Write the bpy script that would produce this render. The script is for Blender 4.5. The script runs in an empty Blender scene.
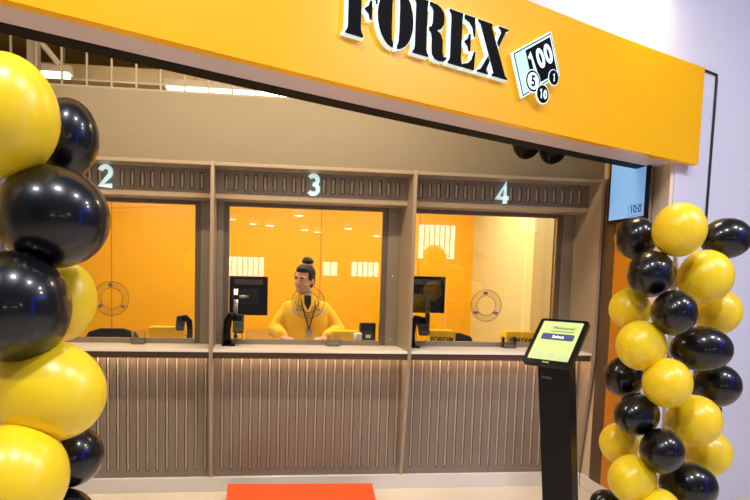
import bpy, bmesh, math, random
from mathutils import Vector, Matrix
random.seed(4)
scene = bpy.context.scene
COL = scene.collection
W = 1.42                                   # width of one service counter

# ------------------------------------------------------------------ camera
CAM = Vector((0.308, -4.0861, 1.5876))
YAW, PITCH, ROLL, FPX, PPX, PPY = 0.11464, -0.07579, 0.02441, 581.83, 322.45, 320.72
cam_data = bpy.data.cameras.new('camera')
cam = bpy.data.objects.new('camera', cam_data); COL.objects.link(cam); scene.camera = cam
fw = Vector((math.sin(YAW)*math.cos(PITCH), math.cos(YAW)*math.cos(PITCH), math.sin(PITCH)))
rt = Vector((math.cos(YAW), -math.sin(YAW), 0)); up = rt.cross(fw)
r2 = rt*math.cos(ROLL) + up*math.sin(ROLL); u2 = up*math.cos(ROLL) - rt*math.sin(ROLL)
mw = Matrix((r2, u2, -fw)).transposed().to_4x4(); mw.translation = CAM
cam.matrix_world = mw
cam_data.sensor_width = 36; cam_data.lens = FPX/750*36
cam_data.shift_x = (375-PPX)/750; cam_data.shift_y = (PPY-250)/750
cam_data.clip_start = 0.05; cam_data.clip_end = 100

# ------------------------------------------------------------------ light and exposure
def lin(h):
    if isinstance(h, str):
        h = tuple(int(h[i:i+2], 16) for i in (0, 2, 4))
    return tuple(((c/255)/12.92 if c/255 <= 0.04045 else ((c/255+0.055)/1.055)**2.4) for c in h)
world = bpy.data.worlds.new('world'); scene.world = world; world.use_nodes = True
bg = world.node_tree.nodes['Background']
bg.inputs[0].default_value = (0.72, 0.70, 0.88, 1); bg.inputs[1].default_value = 0.18
vs = scene.view_settings
vs.view_transform = 'Standard'; vs.look = 'None'; vs.exposure = 0.0; vs.gamma = 1.0; vs.use_curve_mapping = False
scene.cycles.transparent_max_bounces = 32
scene.display_settings.display_device = 'sRGB'
def area(name, loc, sx, sy, power, color, rot=(0, 0, 0), shape='RECTANGLE'):
    d = bpy.data.lights.new(name, 'AREA'); d.shape = shape; d.size = sx
    if shape in ('RECTANGLE', 'ELLIPSE'): d.size_y = sy
    d.energy = power; d.color = color
    o = bpy.data.objects.new(name, d); COL.objects.link(o); o.location = loc; o.rotation_euler = rot
    return o
WARM = (1.0, 0.84, 0.60); COOL = (0.94, 0.93, 1.0)
area('customer_area_line_light', (0.68, -0.95, 3.42), 3.9, 0.10, 108, WARM)
for k, x in enumerate((-0.7, 0.72, 2.05)):
    area('booth_panel_light', (x, 0.98, 2.68), 0.9, 0.8, 30, (1.0, 0.92, 0.74))
area('void_light', (0.3, 1.2, 3.5), 3.0, 0.2, 5, (1.0, 0.85, 0.55))
for x, y, p in ((0.1, -3.9, 70), (1.9, -3.7, 66), (3.9, -3.1, 62), (5.4, -3.5, 74), (-1.7, -4.2, 58)):
    area('concourse_downlight', (x, y, 4.4), 0.36, 0.36, p, COOL, shape='DISK')

# ------------------------------------------------------------------ materials
def mat(name, col, rough=0.5, metal=0.0, coat=0.0, emit=None, estr=0.0, noise=0.0, nscale=8.0, bump=0.0, bscale=60.0, spec=0.5, sss=0.0, coat_rough=0.05):
    m = bpy.data.materials.new(name); m.use_nodes = True
    nt = m.node_tree; b = nt.nodes['Principled BSDF']
    c = lin(col)
    b.inputs['Base Color'].default_value = (*c, 1)
    b.inputs['Roughness'].default_value = rough; b.inputs['Metallic'].default_value = metal
    b.inputs['Coat Weight'].default_value = coat; b.inputs['Coat Roughness'].default_value = coat_rough
    b.inputs['Specular IOR Level'].default_value = spec
    if sss: b.inputs['Subsurface Weight'].default_value = sss; b.inputs['Subsurface Radius'].default_value = (0.05, 0.03, 0.01)
    if emit:
        b.inputs['Emission Color'].default_value = (*lin(emit), 1); b.inputs['Emission Strength'].default_value = estr
    if noise or bump:
        tc = nt.nodes.new('ShaderNodeTexCoord')
    if noise:
        n = nt.nodes.new('ShaderNodeTexNoise'); n.inputs['Scale'].default_value = nscale; n.inputs['Detail'].default_value = 5
        mx = nt.nodes.new('ShaderNodeMix'); mx.data_type = 'RGBA'
        mx.inputs[6].default_value = (*[v*(1-noise) for v in c], 1); mx.inputs[7].default_value = (*[min(1, v*(1+noise)) for v in c], 1)
        nt.links.new(tc.outputs['Object'], n.inputs['Vector']); nt.links.new(n.outputs['Fac'], mx.inputs[0]); nt.links.new(mx.outputs[2], b.inputs['Base Color'])
    if bump:
        n2 = nt.nodes.new('ShaderNodeTexNoise'); n2.inputs['Scale'].default_value = bscale; n2.inputs['Detail'].default_value = 3
        bp = nt.nodes.new('ShaderNodeBump'); bp.inputs['Strength'].default_value = bump; bp.inputs['Distance'].default_value = 0.01
        nt.links.new(tc.outputs['Object'], n2.inputs['Vector']); nt.links.new(n2.outputs['Fac'], bp.inputs['Height']); nt.links.new(bp.outputs['Normal'], b.inputs['Normal'])
    return m
def glass_mat(name, tint, refl=2.0, base=0.0):
    m = bpy.data.materials.new(name); m.use_nodes = True; nt = m.node_tree
    nt.nodes.remove(nt.nodes['Principled BSDF'])
    t = nt.nodes.new('ShaderNodeBsdfTransparent'); t.inputs[0].default_value = (*tint, 1)
    g = nt.nodes.new('ShaderNodeBsdfGlossy'); g.inputs['Roughness'].default_value = 0.01; g.inputs[0].default_value = (1, 1, 1, 1)
    f = nt.nodes.new('ShaderNodeFresnel'); f.inputs[0].default_value = 1.5
    mu = nt.nodes.new('ShaderNodeMath'); mu.operation = 'MULTIPLY_ADD'; mu.inputs[1].default_value = refl; mu.inputs[2].default_value = base; mu.use_clamp = True
    mx = nt.nodes.new('ShaderNodeMixShader')
    nt.links.new(f.outputs[0], mu.inputs[0]); nt.links.new(mu.outputs[0], mx.inputs[0]); nt.links.new(t.outputs[0], mx.inputs[1]); nt.links.new(g.outputs[0], mx.inputs[2])
    nt.links.new(mx.outputs[0], nt.nodes['Material Output'].inputs[0])
    return m
M = dict(
    white_wall=mat('white_paint', 'E0DFE8', 0.55, noise=0.02, bump=0.02, bscale=90),
    cream_wall=mat('cream_paint', 'D2BE9C', 0.6, noise=0.03, bump=0.02, bscale=90),
    beige_wall=mat('beige_paint', 'E8D894', 0.6, noise=0.03),
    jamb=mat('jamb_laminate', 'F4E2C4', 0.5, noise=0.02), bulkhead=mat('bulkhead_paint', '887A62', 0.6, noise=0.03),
    soffit=mat('soffit_paint', 'CDBFC4', 0.5, noise=0.02),
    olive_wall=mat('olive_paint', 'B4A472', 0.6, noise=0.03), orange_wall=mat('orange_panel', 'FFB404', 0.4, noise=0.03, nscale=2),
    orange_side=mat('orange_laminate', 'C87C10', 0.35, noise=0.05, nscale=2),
    floor=mat('floor_tile', 'D9CDB9', 0.22, noise=0.05, nscale=3),
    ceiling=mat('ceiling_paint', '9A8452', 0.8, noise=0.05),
    taupe=mat('taupe_powder_coat', '7F7365', 0.45, noise=0.03, nscale=14),
    bead=mat('slot_bead', 'B4A28B', 0.4, noise=0.03), taupe_light=mat('taupe_edge_band', 'A4917A', 0.4, noise=0.03),
    frame=mat('window_frame_steel', '6B6259', 0.38, metal=0.25, noise=0.04),
    post=mat('frame_post_steel', '8F8273', 0.42, metal=0.15, noise=0.04),
    shelf=mat('cream_laminate', 'F8EEDD', 0.3, noise=0.02),
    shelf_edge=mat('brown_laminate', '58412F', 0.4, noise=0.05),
    plinth=mat('white_plinth', 'DCD6CE', 0.35, noise=0.02),
    fascia=mat('yellow_fascia', 'FFB902', 0.32, spec=0.3, noise=0.02, nscale=1.5, coat_rough=0.2),
    black=mat('black_acrylic', '050507', 0.5, spec=0.06),
    black_satin=mat('black_satin_metal', '080707', 0.35, noise=0.1, spec=0.2),
    black_matte=mat('black_matte_plastic', '15151A', 0.6),
    track=mat('black_track', '060608', 0.7, spec=0.15),
    halo=mat('lit_letter_edge', 'E8FFFF', 0.4, emit='CFEFFA', estr=0.45),
    mint=mat('lit_mint_face', 'BFE8DC', 0.4, emit='A8E0CC', estr=0.35),
    number=mat('lit_number', 'D8F4F4', 0.4, emit='C4EEF2', estr=0.6),
    led=mat('warm_led', 'FFF0D8', 0.5, emit='FFDCB4', estr=24),
    tube=mat('fluorescent_tube', 'FFFFFF', 0.5, emit='FFF3D0', estr=5.0),
    steel=mat('brushed_steel', 'A8A49C', 0.3, metal=0.9, noise=0.05),
    chrome=mat('chrome', 'D6D6D6', 0.12, metal=1.0),
    grille=mat('grille_bar_paint', '9C8F74', 0.5),
    glass=glass_mat('counter_glass', (0.97, 0.98, 0.97), 1.5),
    acrylic=glass_mat('clear_acrylic', (0.965, 0.97, 0.96), 1.4, 0.01), acrylic_edge=glass_mat('acrylic_edge', (0.74, 0.72, 0.66), 1.2, 0.03),
    cup=glass_mat('clear_box_plastic', (0.985, 0.985, 0.97), 1.2, 0.03),
    yellow_balloon=mat('yellow_latex', 'FCD61C', 0.34, coat=0.25, sss=0.1, coat_rough=0.28),
    black_balloon=mat('black_latex', '060608', 0.3, coat=0.5, coat_rough=0.09, spec=0.35),
    red=mat('orange_red_carpet', 'F2561E', 0.8, noise=0.15, nscale=60, bump=0.2, bscale=200),
    yellow_card=mat('yellow_cardboard', 'F7C404', 0.45, noise=0.03),
    ink=mat('dark_ink', '2A2208', 0.6),
    white_label=mat('white_label', 'EDEDED', 0.5),
    tv_screen=mat('tv_screen_light', '7FB0E6', 0.3, emit='78AEE8', estr=0.6),
    tv_line=mat('tv_screen_line', '3A5A80', 0.3),
    tv_box=mat('tv_screen_text', '1C2C44', 0.4),
    tablet_bg=mat('tablet_screen_green', 'C9DC8A', 0.3, emit='CADF86', estr=0.18),
    tablet_btn=mat('tablet_button_navy', '3A4468', 0.3, emit='3F4A70', estr=0.55),
    tablet_txt=mat('tablet_text_grey', '4C5A3A', 0.3, emit='5A6A40', estr=0.35),
    tablet_white=mat('tablet_text_white', 'E8ECF4', 0.3, emit='E8ECF4', estr=0.8),
    tablet_pale=mat('tablet_pale_block', 'B4C090', 0.3, emit='B8CC94', estr=0.4),
    skin=mat('skin', 'DDA583', 0.5, sss=0.15, noise=0.04, nscale=30),
    lips=mat('lips', 'A44A44', 0.4), teeth=mat('teeth', 'F2EBDD', 0.3), eye=mat('eye_dark', '1A0F0A', 0.2), eyewhite=mat('eye_white', 'EDE6DC', 0.3),
    hair=mat('dark_hair', '160D0A', 0.5, spec=0.2, noise=0.3, nscale=60, bump=0.4, bscale=120),
    scrunchie=mat('hair_band', 'B08A68', 0.7),
    jacket=mat('yellow_jacket', 'FAC408', 0.75, noise=0.06, nscale=12, bump=0.25, bscale=14),
    jacket_seam=mat('jacket_seam', 'A8780A', 0.8), tee=mat('black_tee', '14100F', 0.8), trousers=mat('black_trousers', '18171A', 0.8), lanyard=mat('lanyard_black', '1A1A1E', 0.6),
    concourse=mat('grey_concourse_wall', '6E6C78', 0.6, noise=0.05),
    lit_window=mat('lit_shop_window', 'F4F4EA', 0.4, emit='F2F2E6', estr=6.0),
    lit_spot=mat('lit_downlight', 'FFFFFF', 0.4, emit='FFF8EA', estr=14),
    blue_led=mat('blue_led_frame', '2040FF', 0.4, emit='2A46FF', estr=7),
)

# ------------------------------------------------------------------ helpers
def link(name, me, m, parent=None, smooth=False):
    o = bpy.data.objects.new(name, me); COL.objects.link(o)
    if m is not None:
        me.materials.clear(); me.materials.append(M[m] if isinstance(m, str) else m)
    if smooth:
        for p in me.polygons: p.use_smooth = True
    if parent is not None: o.parent = parent
    return o
def thing(name, label, cat, loc=(0, 0, 0), rz=0.0, group=None):
    o = bpy.data.objects.new(name, None); COL.objects.link(o); o.empty_display_size = 0.1
    o.location = loc; o.rotation_euler = (0, 0, rz); o['label'] = label; o['category'] = cat
    if group: o['group'] = group
    return o
def tag(o, label, cat, group=None):
    o['label'] = label; o['category'] = cat
    if group: o['group'] = group
    return o
def struct(o):
    o['kind'] = 'structure'; return o
class MB:
    def __init__(s): s.v = []; s.f = []
    def add(s, v, f):
        n = len(s.v); s.v += [tuple(q) for q in v]; s.f += [tuple(i+n for i in q) for q in f]; return s
    def box(s, x0, x1, y0, y1, z0, z1):
        return s.add([(x0,y0,z0),(x1,y0,z0),(x1,y1,z0),(x0,y1,z0),(x0,y0,z1),(x1,y0,z1),(x1,y1,z1),(x0,y1,z1)],
                     [(0,3,2,1),(4,5,6,7),(0,1,5,4),(1,2,6,5),(2,3,7,6),(3,0,4,7)])
    def prism(s, poly, fn, d0, d1):
        """poly: list of (a,b) ; fn(a,b,d)->xyz ; extruded d0..d1"""
        n = len(poly); v = [fn(a, b, d0) for a, b in poly] + [fn(a, b, d1) for a, b in poly]
        f = [tuple(range(n-1, -1, -1)), tuple(range(n, 2*n))] + [(i, (i+1) % n, n+(i+1) % n, n+i) for i in range(n)]
        return s.add(v, f)
    def tube(s, pts, r, seg=8, cap=True):
        pts = [Vector(p) for p in pts]; rr = r if isinstance(r, (list, tuple)) else [r]*len(pts)
        rings = []; prev = None
        for i, p in enumerate(pts):
            t = (pts[min(i+1, len(pts)-1)] - pts[max(i-1, 0)]).normalized()
            a = (prev if prev is not None else (Vector((0, 0, 1)) if abs(t.z) < 0.9 else Vector((1, 0, 0))))
            a = (a - t*a.dot(t)).normalized(); prev = a; b = t.cross(a)
            rings.append([p + (a*math.cos(2*math.pi*k/seg) + b*math.sin(2*math.pi*k/seg))*rr[i] for k in range(seg)])
        v = [q for ring in rings for q in ring]; f = []
        for i in range(len(rings)-1):
            for k in range(seg):
                f.append((i*seg+k, i*seg+(k+1) % seg, (i+1)*seg+(k+1) % seg, (i+1)*seg+k))
        if cap:
            f.append(tuple(range(seg-1, -1, -1))); f.append(tuple((len(rings)-1)*seg+k for k in range(seg)))
        return s.add(v, f)
    def lathe(s, prof, seg=24, M4=None):
        M4 = M4 or Matrix(); v = []; f = []
        for r, z in prof:
            for k in range(seg):
                a = 2*math.pi*k/seg; v.append(M4 @ Vector((r*math.cos(a), r*math.sin(a), z)))
        for i in range(len(prof)-1):
            for k in range(seg):
                f.append((i*seg+k, i*seg+(k+1) % seg, (i+1)*seg+(k+1) % seg, (i+1)*seg+k))
        f.append(tuple(range(seg-1, -1, -1))); f.append(tuple((len(prof)-1)*seg+k for k in range(seg)))
        return s.add(v, f)
    def ell(s, c, r, seg=20, rings=12, M3=None):
        v = []; f = []; c = Vector(c); M3 = M3 or Matrix.Identity(3)
        v.append(c + M3 @ Vector((0, 0, r[2])))
        for i in range(1, rings):
            t = math.pi*i/rings
            for k in range(seg):
                a = 2*math.pi*k/seg
                v.append(c + M3 @ Vector((r[0]*math.sin(t)*math.cos(a), r[1]*math.sin(t)*math.sin(a), r[2]*math.cos(t))))
        v.append(c + M3 @ Vector((0, 0, -r[2]))); L = len(v)-1
        for k in range(seg):
            f.append((0, 1+k, 1+(k+1) % seg)); f.append((L, L-seg+(k+1) % seg, L-seg+k))
        for i in range(rings-2):
            for k in range(seg):
                f.append((1+i*seg+k, 1+(i+1)*seg+k, 1+(i+1)*seg+(k+1) % seg, 1+i*seg+(k+1) % seg))
        return s.add(v, f)
    def mesh(s, name, recalc=True):
        me = bpy.data.meshes.new(name); me.from_pydata(s.v, [], s.f)
        if recalc:
            bm = bmesh.new(); bm.from_mesh(me); bmesh.ops.recalc_face_normals(bm, faces=bm.faces); bm.to_mesh(me); bm.free()
        me.update(); return me
    def build(s, name, m, parent=None, smooth=False, bevel=0.0):
        me = s.mesh(name)
        if bevel:
            bm = bmesh.new(); bm.from_mesh(me)
            bmesh.ops.bevel(bm, geom=[e for e in bm.edges if e.calc_face_angle(0) > 0.5], offset=bevel, segments=2, affect='EDGES', profile=0.6, clamp_overlap=True)
            bm.to_mesh(me); bm.free(); me.update()
        return link(name, me, m, parent, smooth)
def box(name, m, x0, x1, y0, y1, z0, z1, parent=None, bevel=0.0):
    return MB().box(x0, x1, y0, y1, z0, z1).build(name, m, parent, bevel=bevel)
def rounded(w, h, r, n=5, cx=0.0, cy=0.0):
    out = []
    for qx, qy, a0 in ((1, 1, 0), (-1, 1, 90), (-1, -1, 180), (1, -1, 270)):
        for k in range(n+1):
            a = math.radians(a0 + 90*k/n)
            out.append((cx + qx*(w/2-r) + r*math.cos(a), cy + qy*(h/2-r) + r*math.sin(a)))
    return out
def text_mesh(body, size, depth=0.0, offset=0.0, align='CENTER'):
    cu = bpy.data.curves.new('text', 'FONT'); cu.body = body; cu.size = size; cu.extrude = depth; cu.offset = offset
    cu.align_x = align; cu.align_y = 'CENTER'; cu.resolution_u = 4
    o = bpy.data.objects.new('text', cu); COL.objects.link(o)
    dg = bpy.context.evaluated_depsgraph_get(); me = bpy.data.meshes.new_from_object(o.evaluated_get(dg))
    bpy.data.objects.remove(o); bpy.data.curves.remove(cu)
    return me
def place_text(name, body, size, m, parent, origin, ex, ez, depth=0.0, offset=0.0, sx=1.0):
    me = text_mesh(body, size, depth, offset)
    ex = Vector(ex).normalized(); ez = Vector(ez).normalized(); n = ex.cross(ez)
    o = Vector(origin)
    for v in me.vertices:
        c = v.co.copy(); v.co = o + ex*c.x*sx + ez*c.y + n*c.z
    me.update()
    return link(name, me, m, parent)

# ------------------------------------------------------------------ the setting
def FY(x): return -0.0142*x*x + 0.5102*x - 2.0628       # front line of the fascia in plan
def TY(x): return -0.0160*x*x + 0.5200*x - 1.7480       # back line of the shop front header
def strip(name, m, fa, fb, z0, z1, xa, xb, n=24, parent=None):
    mb = MB(); v = []; f = []
    for i in range(n+1):
        x = xa + (xb-xa)*i/n
        v += [(x, fa(x), z0), (x, fb(x), z0), (x, fb(x), z1), (x, fa(x), z1)]
    for i in range(n):
        a = 4*i; b = a+4
        f += [(a, b, b+1, a+1), (a+1, b+1, b+2, a+2), (a+2, b+2, b+3, a+3), (a+3, b+3, b, a)]
    f += [(0, 1, 2, 3), (4*n+3, 4*n+2, 4*n+1, 4*n)]
    return mb.add(v, f).build(name, m, parent)
fl = struct(MB().box(-6, 9, -13, 3.0, -0.05, 0.0).build('floor', 'floor'))
XJ = 2.93
struct(strip('wall_front', 'white_wall', lambda x: FY(x)+0.075, lambda x: TY(x), 2.365, 4.7, -2.6, XJ, 20))
struct(strip('wall_front_pier', 'white_wall', lambda x: FY(x)+0.075, lambda x: TY(x)+0.10, 0.0, 4.7, XJ, 7.0, 16))
struct(strip('trim_soffit', 'soffit', lambda x: FY(x)+0.05, lambda x: TY(x)-0.10, 2.352, 2.3645, -2.6, XJ+0.06, 24))
struct(strip('trim_track', 'track', lambda x: TY(x)-0.10, lambda x: TY(x), 2.349, 2.3645, -2.6, XJ-0.06, 24))
struct(box('wall_right', 'cream_wall', 2.875, 3.02, -0.44, 2.45, 0.0, 3.6))
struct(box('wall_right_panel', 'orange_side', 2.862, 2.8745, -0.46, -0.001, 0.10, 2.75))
struct(box('shade_strip', 'shelf_edge', 2.858, 2.8619, -0.14, -0.001, 0.10, 2.35))  # dark brown strip put in for the shade beside the end panel
struct(MB().box(2.855, 2.8745, -0.5, 0.118, 0.0, 0.098).build('baseboard_right', 'plinth', bevel=0.004))
struct(box('trim_jamb', 'jamb', 2.905, 2.9295, FY(2.93)+0.08, -0.4605, 0.0, 2.351))
struct(box('wall_left', 'cream_wall', -2.75, -2.6, -3.0, 2.45, 0.0, 3.6))
struct(box('wall_back', 'orange_wall', -2.6, 2.72, 2.25, 2.40, 0.0, 2.72))
struct(box('wall_booth_right', 'beige_wall', 2.72, 2.874, 0.41, 2.40, 0.0, 2.72))
struct(box('wall_booth_pilaster', 'olive_wall', 2.692, 2.7195, 0.42, 0.75, 0.0, 2.70))
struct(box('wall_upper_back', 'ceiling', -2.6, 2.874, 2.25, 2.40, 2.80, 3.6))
struct(box('ceiling_booth', 'cream_wall', -2.6, 2.72, 0.41, 2.25, 2.72, 2.78))
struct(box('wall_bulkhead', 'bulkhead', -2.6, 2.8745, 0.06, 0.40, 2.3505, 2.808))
me_c = MB()
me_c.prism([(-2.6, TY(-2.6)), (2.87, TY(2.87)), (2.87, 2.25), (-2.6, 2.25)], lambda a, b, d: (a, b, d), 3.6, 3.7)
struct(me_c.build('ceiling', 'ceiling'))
struct(MB().box(-2.6, 2.8545, 0.12, 0.40, 0.0, 0.104).build('baseboard_back', 'plinth', bevel=0.003))
# orange back wall panel joints
for i, x in enumerate((-1.2, -0.1, 1.0, 2.1)):
    struct(box('trim_panel_joint', 'orange_side', x-0.004, x+0.004, 2.246, 2.2499, 0.0, 2.72))
# concourse across from the shop (seen as reflections in the glass and the balloons)
struct(box('wall_opposite', 'concourse', -7, 9, -12.35, -12.2, 0.0, 4.6))
n_ = 0
for x0, x1, z0, z1 in ((-0.55, 0.52, 1.55, 2.10), (2.25, 2.66, 1.62, 2.02), (3.10, 3.9, 1.62, 2.04), (5.1, 6.2, 2.2, 3.2)):
    n_ += 1
    w_ = struct(MB().box(x0, x1, -12.2, -12.17, z0, z1).build('window_%d' % n_, 'lit_window'))
    k = max(1, int((x1-x0)/0.14))
    for i in range(1, k):
        xx = x0 + (x1-x0)*i/k
        box('mullion', 'concourse', xx-0.012, xx+0.012, -12.169, -12.15, z0, z1, w_)
struct(box('wall_concourse_right', 'concourse', 6.6, 6.75, -12.2, -1.0, 0.0, 4.6))

# ------------------------------------------------------------------ fascia sign
sign = thing('fascia_sign', 'long yellow fascia sign with black stencil lettering above the counters', 'sign', (0, 0, 0))
strip('fascia_panel', 'fascia', lambda x: FY(x), lambda x: FY(x)+0.05, 2.35, 2.945, -2.4, 3.075, 30, sign)
def fas(xc):
    sl = -0.0284*xc + 0.5102
    t = Vector((1, sl, 0)).normalized(); n = Vector((t.y, -t.x, 0))
    return Vector((xc, FY(xc), 0)), t, n
def offset_poly(poly, d):
    n = len(poly); A = sum(poly[i][0]*poly[(i+1) % n][1] - poly[(i+1) % n][0]*poly[i][1] for i in range(n))
    s = 1 if A > 0 else -1; out = []
    for i in range(n):
        p0, p1, p2 = poly[i-1], poly[i], poly[(i+1) % n]
        e1 = Vector((p1[0]-p0[0], p1[1]-p0[1])); e2 = Vector((p2[0]-p1[0], p2[1]-p1[1]))
        if e1.length < 1e-6 or e2.length < 1e-6: out.append(p1); continue
        e1.normalize(); e2.normalize()
        n1 = Vector((e1.y, -e1.x))*s; n2 = Vector((e2.y, -e2.x))*s
        b = n1+n2; L = b.length
        if L < 0.5: b = n1
        else: b = b/L * min(1.0/max(0.35, b.dot(n1)/L), 1.8)
        out.append((p1[0]+b.x*d, p1[1]+b.y*d))
    return out
def arc(cx, cy, rx, ry, a0, a1, n=10):
    return [(cx+rx*math.cos(math.radians(a0+(a1-a0)*i/n)), cy+ry*math.sin(math.radians(a0+(a1-a0)*i/n))) for i in range(n+1)]
# stencil glyphs on a unit-height box: lists of polygons
G = {}
def stem(x0, x1, sv=0.055):
    return [(x0-sv, 0), (x1+sv, 0), (x1+sv, 0.03), (x1+0.015, 0.08), (x1, 0.13), (x1, 0.87), (x1+0.01, 0.93), (x1+0.015, 1), (x0-sv, 1), (x0-sv, 0.97), (x0-0.012, 0.92), (x0, 0.86), (x0, 0.14), (x0-0.012, 0.08), (x0-sv, 0.03)]
arm_top = [(0.40, 1.0), (0.66, 1.0), (0.68, 0.64), (0.655, 0.64), (0.61, 0.80), (0.53, 0.88), (0.40, 0.93)]
arm_mid = [(0.42, 0.51), (0.50, 0.57), (0.53, 0.66), (0.565, 0.66), (0.565, 0.34), (0.53, 0.34), (0.50, 0.43), (0.42, 0.49)]
arm_bot = [(0.40, 0.0), (0.68, 0.0), (0.70, 0.36), (0.675, 0.36), (0.62, 0.20), (0.53, 0.11), (0.40, 0.07)]
G['F'] = ([stem(0.08, 0.34), arm_top, arm_mid], 0.70)
G['E'] = ([stem(0.08, 0.34), arm_top, arm_mid, arm_bot], 0.72)
G['O'] = ([arc(0.37, 0.5, 0.37, 0.52, 95, 265, 18) + [(0.345, 0.05), (0.31, 0.12), (0.30, 0.3), (0.30, 0.7), (0.31, 0.88), (0.345, 0.95)],
           arc(0.41, 0.5, 0.37, 0.52, -85, 85, 18) + [(0.435, 0.95), (0.47, 0.88), (0.48, 0.7), (0.48, 0.3), (0.47, 0.12), (0.435, 0.05)]], 0.78)
G['R'] = ([stem(0.08, 0.34),
           [(0.40, 1.0), (0.52, 0.995)] + arc(0.50, 0.77, 0.25, 0.225, 80, -60, 10) + [(0.52, 0.535), (0.43, 0.525), (0.40, 0.505), (0.43, 0.49)]
           + [(0.55, 0.475), (0.68, 0.44), (0.73, 0.36), (0.735, 0.16), (0.755, 0.10), (0.80, 0.075), (0.83, 0.09), (0.84, 0.05), (0.78, 0.0), (0.66, -0.015), (0.55, 0.01), (0.485, 0.08), (0.475, 0.2), (0.475, 0.36), (0.45, 0.44), (0.40, 0.47), (0.40, 0.54), (0.46, 0.565), (0.485, 0.62), (0.49, 0.77), (0.485, 0.87), (0.45, 0.925), (0.40, 0.94)]], 0.84)
G['R'][0][1] = [(0.40, 1.0), (0.55, 0.995), (0.66, 0.96), (0.735, 0.89), (0.76, 0.78), (0.745, 0.66), (0.68, 0.57), (0.58, 0.53), (0.68, 0.48), (0.735, 0.38), (0.74, 0.16), (0.76, 0.10), (0.80, 0.08), (0.83, 0.10), (0.845, 0.06), (0.78, 0.0), (0.66, -0.015), (0.55, 0.01), (0.49, 0.08), (0.475, 0.2), (0.475, 0.36), (0.45, 0.45), (0.40, 0.50), (0.40, 0.55), (0.46, 0.58), (0.485, 0.65), (0.49, 0.77), (0.485, 0.87), (0.45, 0.925), (0.40, 0.94)]
G['X'] = ([[(-0.02, 1.0), (0.37, 1.0), (0.37, 0.97), (0.36, 0.93), (0.80, 0.06), (0.86, 0.03), (0.86, 0.0), (0.42, 0.0), (0.42, 0.03), (0.47, 0.07), (0.05, 0.93), (-0.02, 0.97)],
           [(0.56, 1.0), (0.84, 1.0), (0.84, 0.97), (0.76, 0.93), (0.58, 0.60), (0.535, 0.69), (0.64, 0.90), (0.62, 0.95), (0.56, 0.97)],
           [(0.0, 0.0), (0.30, 0.0), (0.30, 0.03), (0.24, 0.06), (0.34, 0.27), (0.295, 0.36), (0.10, 0.07), (0.0, 0.03)]], 0.86)
ZB, CH = 2.533, 0.228
for ch, x0, x1 in (('F', 0.618, 0.764), ('O', 0.764, 0.930), ('R', 0.926, 1.104), ('E', 1.108, 1.266), ('X', 1.276, 1.456)):
    polys, gw = G[ch]; xc = (x0+x1)/2; o, t, n = fas(xc); wd = (x1-x0)*math.hypot(1, FY(x1)-FY(x0) and (FY(x1)-FY(x0))/(x1-x0))
    def fn(a, b, d, o=o, t=t, n=n, wd=wd, gw=gw):
        return o + t*((a/gw-0.5)*wd) + n*d + Vector((0, 0, ZB + b*CH))
    face = MB(); side = MB()
    for pl in polys:
        face.prism(pl, fn, 0.026, 0.030)
        side.prism(offset_poly(pl, 0.016), fn, 0.0005, 0.0255)
    lf = face.build('letter', 'black', sign); side.build('letter_edge', 'halo', lf)
def stroke(pts, w, closed=False):
    n = len(pts); P = [Vector(p) for p in pts]; L = []; R_ = []
    for i in range(n):
        a = P[i-1] if (i > 0 or closed) else P[i]; b = P[(i+1) % n] if (i < n-1 or closed) else P[i]
        e1 = (P[i]-a); e2 = (b-P[i])
        e1 = e1.normalized() if e1.length > 1e-9 else e2.normalized(); e2 = e2.normalized() if e2.length > 1e-9 else e1
        n1 = Vector((-e1.y, e1.x)); n2 = Vector((-e2.y, e2.x)); m_ = (n1+n2)
        m_ = m_.normalized() if m_.length > 0.2 else n1
        k = min(1/max(0.3, m_.dot(n1)), 1.25)*w/2
        L.append(P[i]+m_*k); R_.append(P[i]-m_*k)
    return L, R_
DIG = {
    '0': ([(0.3+0.20*math.cos(2*math.pi*k/20), 0.5+0.40*math.sin(2*math.pi*k/20)) for k in range(20)], True),
    '1': ([(0.12, 0.76), (0.32, 0.93), (0.32, 0.0)], False),
    '2': (arc(0.29, 0.68, 0.22, 0.23, 165, -38, 12) + [(0.08, 0.09), (0.56, 0.09)], False),
    '3': (arc(0.27, 0.71, 0.20, 0.20, 150, -75, 10) + arc(0.27, 0.30, 0.22, 0.21, 78, -150, 12), False),
    '4': ([(0.43, 0.0), (0.43, 0.90), (0.05, 0.25), (0.60, 0.25)], False),
    '5': ([(0.52, 0.91), (0.16, 0.91), (0.12, 0.50)] + arc(0.27, 0.32, 0.22, 0.23, 110, -150, 12), False),
}
def numeral(name, body, h, w, m, parent, origin, ex, ez, d0, d1):
    ex = Vector(ex).normalized(); ez = Vector(ez).normalized(); nn_ = ex.cross(ez); mb = MB()
    adv = 0.66; tot = adv*len(body)
    for i, chh in enumerate(body):
        pts, cl = DIG[chh]; L, R_ = stroke(pts, w, cl); n = len(pts)
        def P3(p, d): return Vector(origin) + ex*((p.x + i*adv - tot/2 + 0.03)*h) + ez*((p.y-0.5)*h) + nn_*d
        v = [P3(p, d) for d in (d0, d1) for p in L + R_]; f = []
        rng = range(n) if cl else range(n-1)
        for k in rng:
            j = (k+1) % n
            f += [(k, j, n+j, n+k), (2*n+k, 3*n+k, 3*n+j, 2*n+j), (k, 2*n+k, 2*n+j, j), (n+k, n+j, 3*n+j, 3*n+k)]
        if not cl:
            f += [(0, n, 3*n, 2*n), (n-1, 3*n-1, 4*n-1, 2*n-1)]
        mb.add(v, f)
    return mb.build(name, m, parent)
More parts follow.
